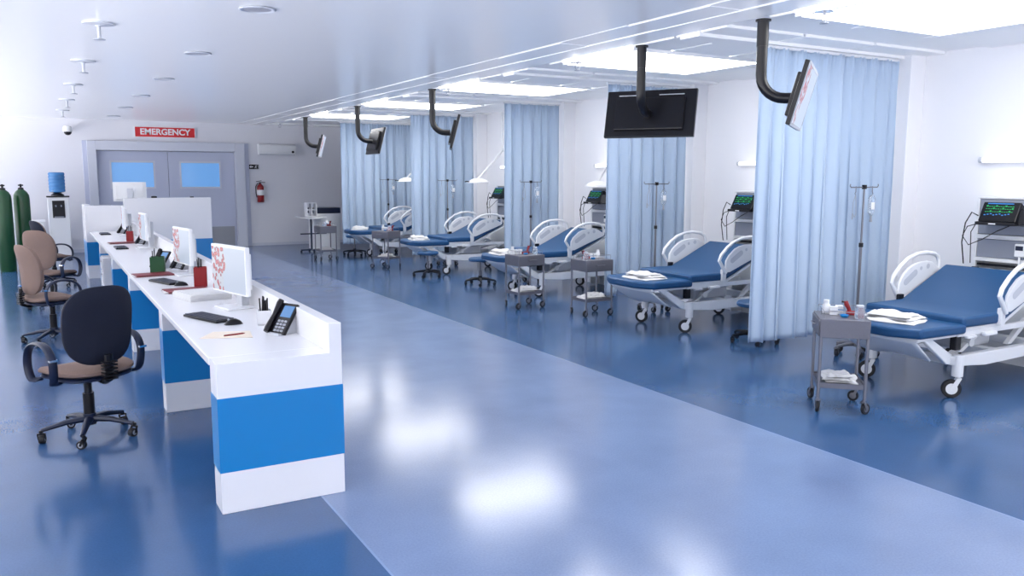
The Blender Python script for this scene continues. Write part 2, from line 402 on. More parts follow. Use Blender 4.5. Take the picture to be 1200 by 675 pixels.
t = thing('security_camera', 'white dome security camera on a wall bracket above the water cooler', 'camera', (.66, YF, 2.70))
MB().box(-.05, .05, -.03, -.001, -.06, .06).cyl((0, -.03, .03), (0, -.30, .05), .022).build('bracket', M_PLW, t, bevel=.004)
MB().lathe([(.02, .10), (.075, .085), (.095, .03), (.095, -.03), (.08, -.035)], c=(0, -.32, 0), seg=24).build('housing', M_PLW, t, smooth=True)
MB().lathe([(.078, -.035), (.07, -.07), (.045, -.10), (0, -.112)], c=(0, -.32, 0), seg=24).build('dome', M_BLACK, t, smooth=True)

def box_bottle():
    prof = [(.11, 0), (.15, .015), (.155, .04)]
    for k in range(5): prof += [(.155, .06+k*.07), (.147, .075+k*.07), (.155, .09+k*.07)]
    return prof + [(.155, .40), (.14, .42), (0, .425)]
t = thing('water_cooler', 'white water cooler with a dark dispensing panel by the far wall', 'water cooler', (.37, 20.05, 0))
MB().box(-.20, .20, -.17, .17, .02, 1.27).build('body', M_PLW, t, bevel=.012)
MB().box(-.215, .215, -.185, .18, 1.27, 1.295).build('top_plate', M_BLACK, t, bevel=.004)
f = MB()
f.box(-.115, .115, -.182, -.168, .84, 1.20)
f.build('dispenser_panel', M_BLACK, t, bevel=.003)
for sx in (-.05, .05): MB().cyl((sx, -.18, 1.10), (sx, -.21, 1.08), .014).build('tap', M_PLG, t)
MB().box(-.09, .09, -.20, -.17, .85, .87).build('drip_tray', M_PLG, t)
MB().lathe([(.13, 1.295), (.12, 1.325), (.07, 1.355), (.055, 1.355), (.05, 1.30)], seg=24).build('bottle_collar', M_BLACK, t, smooth=True)
o = MB().lathe(box_bottle(), seg=28).lathe([(.05, -.012), (.06, -.01), (.11, 0)], seg=20).build('water_bottle', M_WATER, None, smooth=True)
o.location = (.37, 20.05, 1.368); tag(o, 'ribbed blue water bottle upside down on the water cooler', 'water bottle')

cylp = None
for k, (x, y, lab) in enumerate(((-.54, 17.45, 'tall dark green gas cylinder left of its twin, with only its right part in view'), (-.26, 17.75, 'tall dark green gas cylinder beside the water cooler, right of its twin'))):
    if cylp is None:
        cylp = thing('gas_cylinder', lab, 'gas cylinder', (x, y, 0), 0, 'green gas cylinders')
        MB().lathe([(.128, .0), (.133, .02), (.133, 1.30), (.125, 1.37), (.095, 1.43), (.05, 1.47)], seg=28).build('tank', M_GCYL, cylp, smooth=True)
        MB().lathe([(.05, 1.46), (.045, 1.50), (.02, 1.51)], seg=16).cyl((0, 0, 1.5), (0, 0, 1.57), .018).box(-.04, .04, -.015, .015, 1.535, 1.56).build('valve', M_BLACK, cylp, smooth=True)
    else: dup(cylp, (x, y, 0), .4, lab)
t = thing('low_cabinet', 'low white cabinet behind the green gas cylinders', 'cabinet', (-.22, 20.3, 0))
MB().box(-.42, .30, -.2, .2, .06, .74).build('body', M_PLW, t, bevel=.006)
MB().box(-.45, .33, -.22, .22, .74, .78).build('top', M_PLW, t, bevel=.006)
MB().box(-.38, .26, -.17, .17, 0, .06).build('plinth', M_PLG, t)

# ------------------------------------------------------------------ curtains
def curtain(y, xl, xr, label, seed, zb=.20, flare=0):
    rnd = random.Random(seed)
    w = xr-xl; nf = max(4, int(w/.17)); ph = []; acc = 0
    edges = [0]
    for k in range(nf): edges.append(edges[-1]+rnd.uniform(.6, 1.4))
    edges = [e/edges[-1] for e in edges]; amps = [rnd.uniform(.6, 1.2) for _ in range(nf)]
    skew = [rnd.uniform(-.12, .12) for _ in range(nf)]
    def fold(u):
        for k in range(nf):
            if u <= edges[k+1]+1e-9:
                s = (u-edges[k])/(edges[k+1]-edges[k]); return k, s
        return nf-1, 1
    zt = 2.895
    def fn(u, v):
        k, s = fold(min(1, max(0, u + .012*math.sin(v*3+seed)*(1-v) * math.sin(u*PI))))
        g = (1-v)                           # 0 at top, 1 at bottom
        amp = .055*amps[k]*(.35+.65*min(1, g*2.4))
        yy = amp*math.sin(2*PI*s) + .018*math.sin(2*PI*s*2+skew[k]*9)*min(1, g*1.5)
        fine = .012*math.sin(u*nf*3*2*PI)*max(0, 1-g*9)
        xx = u*w + .02*math.sin(2*PI*s*2)*min(1, g*2)
        return Vector((xx, yy+fine, zb+(zt-zb)*v + .004*math.sin(u*50)))
    t = thing('privacy_curtain', label, 'curtain', (xl, y, 0), 0, 'blue privacy curtains between the bays')
    MB().grid(fn, nf*22, 46).build('curtain_cloth', M_CURT, t, smooth=True, solid=.004)
    MB().box(-.02, w, -.014, .014, 2.888, 2.913).build('track', M_PLW, t)
CL = ['pleated light blue privacy curtain frontmost in the row, beside the front bed', 'pleated light blue privacy curtain behind the black-backed ceiling screen', 'pleated light blue privacy curtain in the middle of the row', 'pleated light blue privacy curtain second from the far wall', 'pleated light blue privacy curtain farthest away, by the far wall']
for i, (xl, xr) in enumerate(((5.69, 7.61), (6.32, 7.61), (6.58, 7.61), (6.28, 7.61), (5.92, 7.61))):
    curtain(5.5+PITCHB*i, xl, xr, CL[i], 11+i*5)

# ------------------------------------------------------------------ casters
def caster(t, x, y, r, wmat, ang=0, bracket=M_STEEL, z_top=None, w=.026, part='caster'):
    """one swivel caster: fork > tyre, hub"""
    z_top = z_top or 2*r+.03
    M = Matrix.Translation((x, y, 0)) @ Matrix.Rotation(ang, 4, 'Z')
    b = MB(); off = r*.35
    for s in (-1, 1):
        b.prism([(-off-r*.25, r*.85), (off*.2, 2*r+.012), (r*.55, 2*r+.012), (-off+r*.3, r*.85)], s*(w/2+.004)-.003, s*(w/2+.004)+.003, 'Y', M=M)
    b.box(off*.2-.0, r*.55, -w/2-.006, w/2+.006, 2*r+.006, 2*r+.016, M=M)
    b.cyl(M @ Vector((r*.3, 0, 2*r+.01)), M @ Vector((r*.3, 0, z_top)), .012)
    f = b.build(part, bracket, t)
    MT = M @ Matrix.Translation((-off, 0, r)) @ Matrix.Rotation(PI/2, 4, 'X')
    MB().lathe([(r*.72, -w/2), (r*.95, -w/2), (r, -w/2+.004), (r, w/2-.004), (r*.95, w/2), (r*.72, w/2)], seg=24, M=MT).build('tyre', M_RUB, f, smooth=True)
    MB().lathe([(r*.2, -w/2-.003), (r*.74, -w/2+.001), (r*.74, w/2-.001), (r*.2, w/2+.003)], seg=20, M=MT).build('hub', wmat, f, smooth=True)
    return f

# ------------------------------------------------------------------ hospital bed (x along the bed, head at +x; origin x=6.5)
X0 = 6.5
def make_bed(loc, label):
    t = thing('hospital_bed', label, 'hospital bed', loc, 0, 'adjustable hospital beds in the bays')
    L = lambda x: x-X0
    # mattress: seat and back in one bend
    prof = [(6.22, .575), (6.22, .658), (6.70, .658), (7.33, .945), (7.365, .862), (6.735, .572)]
    MB().prism([(L(a), z) for a, z in prof], -.45, .45).build('mattress', M_MATT, t, bevel=.022, bseg=3)
    MB().prism([(L(a), y) for a, y in ((5.60, -.22), (5.60, .22), (5.72, .43), (6.26, .45), (6.26, -.45), (5.72, -.43))], .525, .605, 'Z').build('foot_cushion', M_MATT, t, bevel=.022, bseg=3)
    # platform under the cushions
    b = MB(); b.box(L(5.72), L(6.30), -.40, .40, .500, .524, bev=.006)
    b.box(L(6.22), L(6.72), -.43, .43, .548, .572, bev=.006)
    b.prism([(L(6.70), .540), (L(7.36), .838), (L(7.37), .815), (L(6.72), .515)], -.42, .42)
    for s in (-1, 1):
        b.box(L(6.2), L(7.5), s*.40-.02, s*.40+.02, .50, .548, bev=.006)
    b.build('platform', M_PLW, t)
    # base frame
    b = MB()
    for s in (-1, 1):
        b.prism([(L(6.24), .265), (L(6.24), .345), (L(7.52), .345), (L(7.52), .265), (L(7.1), .245), (L(6.6), .235)], s*.39-.03, s*.39+.03)
    for x in (6.26, 7.50): b.box(L(x)-.035, L(x)+.035, -.40, .40, .26, .335, bev=.01)
    b.box(L(6.80), L(6.9), -.37, .37, .27, .33)
    for x in (6.27, 7.50):
        for s in (-1, 1): b.cyl((L(x), s*.39, .172), (L(x), s*.39, .35), .043, seg=18)
    b.build('base_frame', M_PLW, t, bevel=.006)
    # lifting arms and motor housing
    for s in (-1, 1):
        MB().prism([(L(6.42), .33), (L(6.48), .33), (L(6.86), .53), (L(6.78), .53)], s*.27-.02, s*.27+.02).cyl((L(6.58), s*.27-.035, .40), (L(6.58), s*.27+.035, .40), .035).build('lifting_arm', M_PLW, t)
        MB().prism([(L(7.12), .33), (L(7.18), .33), (L(7.46), .53), (L(7.38), .53)], s*.27-.02, s*.27+.02).build('lifting_arm', M_PLW, t)
    b = MB(); b.box(L(6.52), L(7.02), -.20, .20, .33, .47, bev=.03); b.cyl((L(7.0), 0, .42), (L(7.4), 0, .50), .04)
    b.build('motor_housing', M_PLLG, t)
    MB().box(L(6.20), L(6.27), -.405, -.35, .39, .515, bev=.008).build('control_box', M_BLACK, t)
    for s in (-1, 1):
        MB().box(L(6.30), L(6.42), s*.42-.02, s*.42+.02, .478, .502, bev=.011).build('release_lever', M_PLW, t)
        MB().box(L(6.50), L(6.66), s*.44-.025, s*.44+.025, .485, .520, bev=.015).build('release_lever', M_PLW, t)
    # curved foot shroud
    def sh(u, v):
        a = v*1.0
        x = 5.74 + .40*a + .03*math.sin(a*PI); z = .50 - .22*a - .05*math.sin(a*PI)
        hw = .36*(1-.35*a*a)
        return Vector((L(x), (u-.5)*2*hw, z + .03*math.cos((u-.5)*PI)*a))
    MB().grid(sh, 14, 12).build('foot_cover', M_PLW, t, smooth=True, solid=.014)
    for s in (-1, 1):
        MB().prism([(L(5.86), .50), (L(5.96), .50), (L(6.27), .33), (L(6.27), .26), (L(6.18), .27)], s*.33-.022, s*.33+.022).build('foot_bracket', M_PLW, t, bevel=.008)
    # side rails beside the backrest
    for s in (-1, 1):
        y = s*.485
        pts = [(6.71, .66), (6.665, .72), (6.605, .805), (6.63, .865), (6.72, .95), (6.82, 1.012), (6.95, 1.05), (7.08, 1.056), (7.20, 1.04), (7.262, 1.005), (7.285, .945), (7.275, .87)]
        r = MB().tube([(L(a), y, z) for a, z in pts], .019, 10).build('side_rail', M_PLW, t, smooth=True)
        pl = [(6.695, .70), (6.70, .80), (6.745, .86), (6.83, .93), (6.90, .958), (6.98, .973), (7.10, .978), (7.17, .965), (7.22, .93), (7.27, .90), (7.28, .86), (7.20, .832), (6.96, .744), (6.76, .668), (6.71, .67)]
        MB().prism([(L(a), z) for a, z in pl], y-.014, y+.014).build('rail_panel', M_PLW, r, bevel=.008)
        for (xa, za, xb, zb, rr) in ((6.79, .80, 6.92, .88, .030), (7.00, .915, 7.001, .916, .017), (7.10, .93, 7.101, .931, .024)):
            ang = math.atan2(zb-za, xb-xa)
            poly = [(L(xb)+rr*math.cos(ang-PI/2+PI*i/8), zb+rr*math.sin(ang-PI/2+PI*i/8)) for i in range(9)] + \
                   [(L(xa)+rr*math.cos(ang+PI/2+PI*i/8), za+rr*math.sin(ang+PI/2+PI*i/8)) for i in range(9)]
            MB().prism(poly, y-.0155, y+.0155).build('grip_slot', M_PLLG, r)
        MB().box(L(6.67), L(6.73), y-s*.03-.02, y-s*.03+.02, .56, .70, bev=.008).build('rail_hinge', M_BLACK if s > 0 else M_PLW, r)
    # headboard
    b = MB(); b.prism([(-.42, .42), (-.44, .78), (-.38, .86), (.38, .86), (.44, .78), (.42, .42)], L(7.545), L(7.575), 'X')
    for s in (-1, 1): b.box(L(7.45), L(7.56), s*.30-.02, s*.30+.02, .46, .52)
    b.build('headboard', M_PLW, t, bevel=.01)
    for x in (6.25, 7.50):
        for s in (-1, 1): caster(t, L(x), s*.39, .074, M_PLW, -.75 if s < 0 else -.95, M_PLW, .18, .036)
    return t
BL = ['blue and white hospital bed frontmost in the row at the right edge', 'blue and white hospital bed second from the front, left of the front curtain',
      'blue and white hospital bed in the middle bay behind two steel trolleys', 'blue and white hospital bed fourth from the front, with two stools at its foot',
      'blue and white hospital bed rearmost in the row, beside the last curtain']
bed_y = [4.22+PITCHB*i for i in range(5)]
bed0 = make_bed((X0, bed_y[0], 0), BL[0])
for i in range(1, 5): dup(bed0, (X0, bed_y[i], 0), 0, BL[i])

# towels on the beds
def towel_bm(w, d, n, seed, curl=.02):
    rnd = random.Random(seed); b = MB()
    for k in range(n):
        ox, oy, ra = rnd.uniform(-.03, .03), rnd.uniform(-.025, .025), rnd.uniform(-.28, .28)
        h0 = k*.022
        def fn(u, v, side):
            x = (u-.5)*w*(1-.14*k)+.008*math.sin(v*9+k); y = (v-.5)*d*(1-.11*k)+.008*math.sin(u*8+k*2)
            e = min(u, 1-u, v, 1-v); puff = .018*min(1, e*7)**.5
            z = h0 + (puff + (.006*math.sin(u*11+v*5+k*2+seed)+.005*math.cos(v*13-u*4+k) + .004*math.sin(u*23+k))*min(1, e*8) + .004 if side else 0)
            c, s_ = math.cos(ra), math.sin(ra)
            return Vector((x*c-y*s_+ox, x*s_+y*c+oy, max(z, h0)))
        b.grid(lambda u, v: fn(u, v, 1), 26, 22); b.grid(lambda u, v: fn(u, v, 0), 26, 22)
    bmesh.ops.remove_doubles(b.bm, verts=b.bm.verts[:], dist=.0015)
    return b
tw = towel_bm(.34, .42, 3, 3).build('folded_towel', M_TOWEL, None, smooth=True)
tw.location = (5.93, 4.17, .606); tw.rotation_euler = (0, 0, .35)
tag(tw, 'white folded towel on the foot of the bed frontmost in the row', 'towel', 'towels on the beds')
TL = ['white folded towel on the foot of the second bed from the front', 'white folded towel on the foot of the middle bed', 'white folded towel on the foot of the fourth bed from the front', 'white folded towel on the foot of the farthest bed']
for i in range(1, 5):
    c = tw.copy(); COL.objects.link(c); c['label'] = TL[i-1]
    c.location = (5.90, bed_y[i]+(-.06 if i == 1 else .05), .606); c.rotation_euler = (0, 0, .3-.15*i)

# ------------------------------------------------------------------ steel trolleys
def make_trolley(loc, rz, label):
    t = thing('steel_trolley', label, 'trolley', loc, rz, 'grey steel medical trolleys')
    w, d = .205, .175
    b = MB(); b.box(-w, w, -d, d, .565, .705); b.build('cabinet_box', M_STEELP, t, bevel=.004)
    b = MB(); b.box(-w+.008, w-.008, -d-.008, -d+.0, .575, .692); dr = b.build('drawer', M_STEELP, t, bevel=.003)
    MB().tube([(-.06, -d-.006, .645), (-.06, -d-.03, .645), (.06, -d-.03, .645), (.06, -d-.006, .645)], .005, 8).build('handle', M_STEEL, dr)
    for sx in (-1, 1):
        for sy in (-1, 1):
            MB().cyl((sx*(w-.012), sy*(d-.012), .105), (sx*(w-.012), sy*(d-.012), .57), .0125, seg=12).build('leg', M_STEEL, t, smooth=True)
            caster(t, sx*(w-.012), sy*(d-.012), .042, M_STEEL, rnd_ang[(sx+1)+(sy+1)//2], M_STEEL, .11, .022)
    b = MB(); b.box(-w+.01, w-.01, -d+.01, d-.01, .195, .207)
    for q in ((-w+.01, w-.01, -d+.008, -d+.014), (-w+.01, w-.01, d-.014, d-.008)): b.box(q[0], q[1], q[2], q[3], .185, .222)
    for q in ((-w+.008, -w+.014), (w-.014, w-.008)): b.box(q[0], q[1], -d+.01, d-.01, .185, .222)
    b.build('lower_shelf', M_STEELP, t)
    b = MB()
    for z in (.76,):
        b.tube([(-w+.03, -d+.03, z), (w-.02, -d+.03, z), (w-.02, d-.03, z), (-w+.03, d-.03, z)], .002, 6, closed=True)
    for sx in (-w+.03, 0, w-.02):
        for sy in (-d+.03, d-.03): b.cyl((sx, sy, .704), (sx, sy, .76), .002, seg=6)
    b.build('wire_rail', M_STEEL, t)
    return t
rnd_ang = [.3, 1.2, 0, -.8, 2.2]
RL = ['grey steel trolley frontmost in the row, at the foot of the front bed', 'grey steel trolley with drawer handle, beside the foot of the second bed', 'grey steel trolley left of its neighbour, at the foot of the middle bed', 'grey steel trolley fourth from the front, near the stools', 'grey steel trolley farthest away, in front of the far wall']
TR = [((5.225, 4.125, 0), math.radians(227)), ((6.03, 8.53, 0), 0), ((5.60, 9.47, 0), .04), ((5.68, 14.76, 0), math.radians(-63)), ((5.13, 16.78, 0), -PI/2)]
tr0 = make_trolley(TR[0][0], TR[0][1], RL[0])
for k in range(1, 5): dup(tr0, TR[k][0], TR[k][1], RL[k])
def on(k, x, y, z):
    l, a = TR[k]; return (l[0]+x*math.cos(a)-y*math.sin(a), l[1]+x*math.sin(a)+y*math.cos(a), z)
TN = ['nearest trolley', 'second trolley, right of its neighbour', 'third trolley at the middle bed', 'fourth trolley near the stools', 'farthest trolley']
tw2 = towel_bm(.27, .23, 3, 8).build('folded_towel', M_TOWEL, None, smooth=True)
tag(tw2, '', 'towel', 'towel stacks on trolley shelves')
for k in range(5):
    c = tw2 if k == 0 else tw2.copy()
    if k: COL.objects.link(c)
    c.location = on(k, 0, 0, .209); c.rotation_euler = (0, 0, TR[k][1]+.08); c['label'] = 'folded white towels on the lower shelf of the ' + TN[k]
# bottles, boxes, red suction unit, jar, dish on every trolley
def make_items():
    it = []
    t = thing('pill_bottle', '', 'bottle', group='white bottles on the trolleys')
    MB().lathe([(.026, 0), (.028, .004), (.028, .062), (.018, .075), (.018, .08)], seg=18).build('bottle_body', M_PLW, t, smooth=True)
    MB().lathe([(.020, .078), (.020, .10), (0, .101)], seg=18).build('cap', M_PLW, t, smooth=True)
    it.append((t, -.145, .10, 'tall white capped bottle on the '))
    for q, (a, b_) in enumerate(((-.085, .10), (-.025, .10))):
        t = thing('medicine_box', '', 'box', group='white boxes on the trolleys')
        MB().box(-.026, .026, -.022, .022, 0, .06, bev=.003).build('carton', M_PLW, t)
        MB().box(-.0265, .0265, -.0225, .0225, .028, .034).build('band', M_BLUE if q else M_PLG, t)
        it.append((t, a, b_, ('white box with a grey band on the ', 'white box with a blue band on the ')[q]))
    t = thing('laryngoscope_case', '', 'medical device', group='red hand devices on the trolleys')
    MB().box(-.055, .055, -.020, .020, 0, .03, bev=.006).build('base', M_RED, t)
    MB().tube([(.03, 0, .025), (.042, 0, .055), (.055, 0, .078), (.06, 0, .10)], [.014, .014, .017, .014], 10).build('grip', M_RED, t, smooth=True)
    MB().cyl((.055, 0, .092), (.088, 0, .096), .007).build('tip', M_BLACK, t)
    it.append((t, .05, .07, 'red and black hand device on the '))
    t = thing('clear_jar', '', 'jar', group='clear jars on the trolleys')
    MB().lathe([(.03, 0), (.034, .006), (.034, .065), (.024, .078), (.024, .082)], seg=20).build('jar_body', M_CLEAR, t, smooth=True)
    MB().lathe([(.027, .080), (.027, .094), (0, .095)], seg=20).build('lid', M_PLLG, t, smooth=True)
    it.append((t, .13, -.06, 'clear bluish jar on the '))
    t = thing('kidney_dish', '', 'dish', group='small blue dishes on the trolleys')
    MB().lathe([(.022, 0), (.032, .016), (.030, .018), (.020, .003)], seg=20).build('dish_bowl', M_BLUE, t, smooth=True)
    it.append((t, .0, -.03, 'small blue round dish on the '))
    return it
items = make_items()
flip = [(-1, -1), (1, 1), (1, 1), (1, 1), (1, 1)]
for (t, x, y, lab) in items:
    for k in range(5):
        o = t if k == 0 else copy_tree(t)
        # on the nearest trolley the long side runs away from the front
        if k == 0:
            xx, yy = {(-.145, .10): (-.08, -.10), (-.085, .10): (-.02, -.055), (-.025, .10): (-.09, -.005), (.05, .07): (-.04, .095), (.13, -.06): (.11, .11), (.0, -.03): (.07, .01)}[(x, y)]
        else: xx, yy = x*(1 if k != 1 else -1), y*.8
        o.scale = (1.05, 1.05, 1.05); o.location = on(k, xx, yy, .706); o.rotation_euler = (0, 0, TR[k][1]+(-1.6 if k == 0 else .3)+(PI if k == 1 else 0)); o['label'] = lab + TN[k]

# ------------------------------------------------------------------ stools
def make_stool(loc, label, rz):
    t = thing('rolling_stool', label, 'stool', loc, rz, 'round blue rolling stools')
    MB().lathe([(.02, .385), (.17, .388), (.185, .40), (.185, .425), (.17, .44), (0, .445)], seg=32).build('seat', M_MATT, t, smooth=True)
    MB().cyl((0, 0, .10), (0, 0, .24), .026).cyl((0, 0, .2), (0, 0, .39), .014).lathe([(.08, .375), (.08, .386), (.02, .386), (.02, .36)], seg=16).build('column', M_STEEL, t, smooth=True)
    MB().tube([(.04, 0, .37), (.12, 0, .355), (.15, 0, .35)], .008, 6).build('height_lever', M_BLACK, t)
    b = MB(); b.cyl((0, 0, .07), (0, 0, .15), .032)
    for k in range(5):
        a = k*2*PI/5; c, s = math.cos(a), math.sin(a)
        b.tube([(0, 0, .105), (.12*c, .12*s, .10), (.245*c, .245*s, .082)], [.026, .02, .014], 8)
    b.build('star_base', M_BLACK, t, smooth=True)
    for k in range(5):
        a = k*2*PI/5; caster(t, .245*math.cos(a), .245*math.sin(a), .026, M_BLACK, a+1.1, M_BLACK, .085, .028)
    return t
st0 = make_stool((6.10, 11.72, 0), 'round blue stool at the foot of the middle bed, nearer of the pair', .5)
dup(st0, (5.80, 13.10, 0), .2, 'round blue stool in front of the fourth bed, left of the other stool')
dup(st0, (5.98, 17.45, 0), .0, 'round blue stool at the foot of the farthest bed, behind a trolley')
dup(st0, (6.50, 6.22, 0), .35, 'round blue stool half hidden behind the front curtain')

# ------------------------------------------------------------------ IV stands
def make_iv(loc, label, rz):
    t = thing('iv_stand', label, 'drip stand', loc, rz, 'drip stands beside the curtains')
    MB().cyl((0, 0, .12), (0, 0, 1.12), .013, seg=12).cyl((0, 0, 1.1), (0, 0, 1.66), .009, seg=12).build('pole', M_STEEL, t, smooth=True)
    MB().cyl((0, 0, 1.07), (0, 0, 1.11), .021).build('height_clamp', M_BLACK, t)
    b = MB().cyl((-.19, 0, 1.645), (.19, 0, 1.645), .006, seg=8)
    for s in (-1, 1):
        b.tube([(s*.19, 0, 1.645), (s*.205, 0, 1.66), (s*.20, 0, 1.675)], .005, 6)
    b.build('crossbar', M_STEEL, t); MB().box(-.018, .018, -.014, .014, 1.628, 1.668).build('crossbar_knob', M_BLACK, t)
    for s in (-1, 1):
        MB().tube([(s*.12, 0, 1.655), (s*.12, 0, 1.60), (s*.132, 0, 1.585), (s*.12, 0, 1.575)], .004, 6).build('hook', M_STEEL, t)
    b = MB(); b.prism([(.08, 1.40), (.08, 1.54), (.10, 1.57), (.14, 1.57), (.16, 1.54), (.16, 1.42), (.13, 1.37), (.11, 1.37)], -.016, .016)
    b.build('fluid_bag', M_CLEAR, t, bevel=.01)
    MB().box(.095, .145, -.0185, -.016, 1.43, 1.50).build('bag_label', M_PLW, t)
    MB().cyl((.12, 0, 1.37), (.12, 0, 1.33), .010).cyl((.12, 0, 1.33), (.12, 0, 1.31), .014).build('drip_chamber', M_PLG, t)
    MB().tube([(-.12, 0, 1.575), (-.15, 0, 1.50), (-.15, .0, 1.40), (-.12, 0, 1.36), (-.10, 0, 1.40), (-.11, 0, 1.5), (-.12, 0, 1.57)], .003, 5).cyl((-.15, 0, 1.34), (-.15, 0, 1.40), .007).build('tubing', M_PLG, t)
    b = MB(); b.cyl((0, 0, .09), (0, 0, .16), .03)
    for k in range(5):
        a = k*2*PI/5+.3; c, s = math.cos(a), math.sin(a); b.tube([(0, 0, .12), (.12*c, .12*s, .11), (.20*c, .20*s, .09)], [.022, .018, .013], 8)
    b.build('star_base', M_STEEL, t, smooth=True)
    for k in range(5):
        a = k*2*PI/5+.3; caster(t, .20*math.cos(a), .20*math.sin(a), .036, M_BLACK, a+.7, M_STEEL, .1, .03)
    return t
IVX, IVY = 6.90, 5.27
iv0 = make_iv((IVX, IVY, 0), 'steel drip stand behind the front bed and trolley', 0)
IL = ['steel drip stand in front of the second curtain, behind the second bed', 'steel drip stand in front of the middle curtain', 'steel drip stand behind the fourth bed, under a white lamp', 'steel drip stand beside the farthest curtain']
for i in range(1, 5): dup(iv0, (IVX+.02, IVY+PITCHB*i-.03, 0), 0, IL[i-1])

# ------------------------------------------------------------------ equipment racks, monitors, wall lamps
def make_rack(loc, label):
    """against the wall at x=XW; local x=0 at wall, -x into the room; y from -.37 to .37"""
    t = thing('equipment_rack', label, 'equipment rack', loc, 0, 'white equipment racks at the bed heads')
    b = MB()
    for s in (-1, 1):
        b.box(-.19, -.0, s*.365-.012, s*.365+.012, .02, 1.56)
    b.box(-.19, 0, -.365, .365, 1.545, 1.565); b.box(-.19, 0, -.365, .365, 1.175, 1.215); b.box(-.19, 0, -.365, .365, .965, 1.00); b.box(-.21, 0, -.365, .365, .70, .90)
    b.box(-.02, 0, -.365, .365, .1, 1.56)
    b.build('rack_frame', M_PLW, t, bevel=.004)
    MB().box(-.182, -.03, -.35, .35, 1.22, 1.543).build('upper_panel', M_RACKG, t, bevel=.004)
    MB().box(-.182, -.03, -.35, .35, 1.003, 1.172).build('lower_drawer', M_RACKG, t, bevel=.004)
    MB().box(-.185, -.15, -.34, .34, .925, .945).build('slot', M_BLACK, t)
    MB().box(-.235, -.21, .30, .36, .87, .91).build('connector', M_BLACK, t, bevel=.004)
    MB().box(-.03, 0, -.345, .345, .2, .66).build('back_panel', M_PLLG, t)
    return t
def make_monitor(loc, rz, label):
    """patient monitor facing local -y, leaning back"""
    t = thing('patient_monitor', label, 'monitor', loc, rz, 'black patient monitors at the bed heads')
    M = Matrix.Rotation(-.55, 4, 'X')
    MB().box(-.16, .16, -.01, .07, 0, .20, bev=.01, M=M).build('housing', M_BLACK, t)
    MB().box(-.17, .17, -.045, .10, -.03, .0, bev=.008).build('tray', M_BLACK, t)
    g = MB()
    for k, z in enumerate((.15, .125, .095)):
        for j in range(12): g.box(-.125+j*.02, -.110+j*.02, -.0125, -.0105, z, z+.005+.010*((j*7+k*3) % 4 == 0), M=M)
    g.build('green_trace', M_MONSCR, t)
    g = MB(); g.box(-.12, .10, -.0125, -.0105, .178, .186, M=M)
    for j in range(9): g.box(-.125+j*.025, -.11+j*.025, -.0125, -.0105, .06+.006*(j % 3), .068+.006*(j % 3), M=M)
    g.build('blue_trace', M_MONSCRB, t)
    MB().box(.18, .30, -.01, .06, -.02, .12, bev=.008, M=Matrix.Rotation(-.3, 4, 'X')).build('side_module', M_BLACK, t)
    MB().box(-.05, .01, -.0465, -.0445, -.022, -.012).build('maker_plate', M_PLW, t)
    MB().box(-.03, .03, .02, .145, -.02, .02).build('mount', M_PLG, t)
    c = MB(); c.tube([(-.16, .0, .05), (-.22, 0, .08), (-.27, 0, -.02), (-.29, 0, -.2), (-.27, .02, -.40)], .006, 6)
    c.tube([(-.15, -.02, -.02), (-.24, -.02, -.05), (-.28, -.02, -.14), (-.22, -.02, -.22), (-.10, -.02, -.16), (.02, -.02, -.08), (.12, -.02, -.03)], .0045, 6)
    c.tube([(-.17, .0, -.01), (-.215, .0, -.10), (-.21, .02, -.39)], .0045, 6)
    c.build('cable', M_BLACK, t, smooth=True)
    return t
RN = ['front bed', 'second bed', 'middle bed', 'fourth bed', 'farthest bed']
rk = mn = hs = None; wl = None
for i in range(5):
    y = 4.22+PITCHB*i
    lab = 'white equipment rack with grey panels on the wall behind the ' + RN[i]
    if rk is None: rk = make_rack((XW-.002, y+.02, 0), lab)
    else: dup(rk, (XW-.002, y+.02, 0), 0, lab)
    lab = 'black patient monitor with green traces and looped cables above the ' + RN[i]
    if mn is None: mn = make_monitor((7.49, y+.10, 1.345), -PI/2+.12, lab)
    else: dup(mn, (7.49, y+.10, 1.345), -PI/2+.12, lab)
    lab = 'long tube wall lamp above the ' + RN[i]
    if wl is None:
        wl = thing('wall_lamp', lab, 'wall lamp', (XW, 4.27, 1.905), 0, 'tube lamps above the bed heads')
        MB().box(-.05, -.001, -.42, .42, -.018, .018, bev=.004).build('lamp_base', M_PLW, wl)
        MB().cyl((-.065, -.40, 0), (-.065, .40, 0), .025, seg=16).build('lamp_tube', M_TUBE, wl, smooth=True)
        MB().cyl((-.065, .40, 0), (-.065, .435, 0), .027, seg=16).cyl((-.065, -.435, 0), (-.065, -.40, 0), .027, seg=16).build('end_cap', M_PLLG, wl, smooth=True)
    else: dup(wl, (XW, 4.27+PITCHB*i, 1.905), 0, lab)
    lab = 'white hand controller hanging on the rack behind the ' + RN[i]
    if hs is None:
        hs = thing('hand_controller', lab, 'controller', (7.635, y-.04, 1.03), 0, 'white hand controllers on the racks')
        MB().box(-.0, .03, -.045, .045, .0, .12, bev=.012).build('shell', M_PLW, hs)
        MB().box(-.004, .002, -.033, .033, .06, .10, bev=.002).build('keypad', M_NAVY, hs)
        MB().cyl((.012, 0, .0), (.012, 0, -.10), .009).build('cord', M_PLW, hs)
    else: dup(hs, (7.635, y-.04, 1.03), 0, lab)

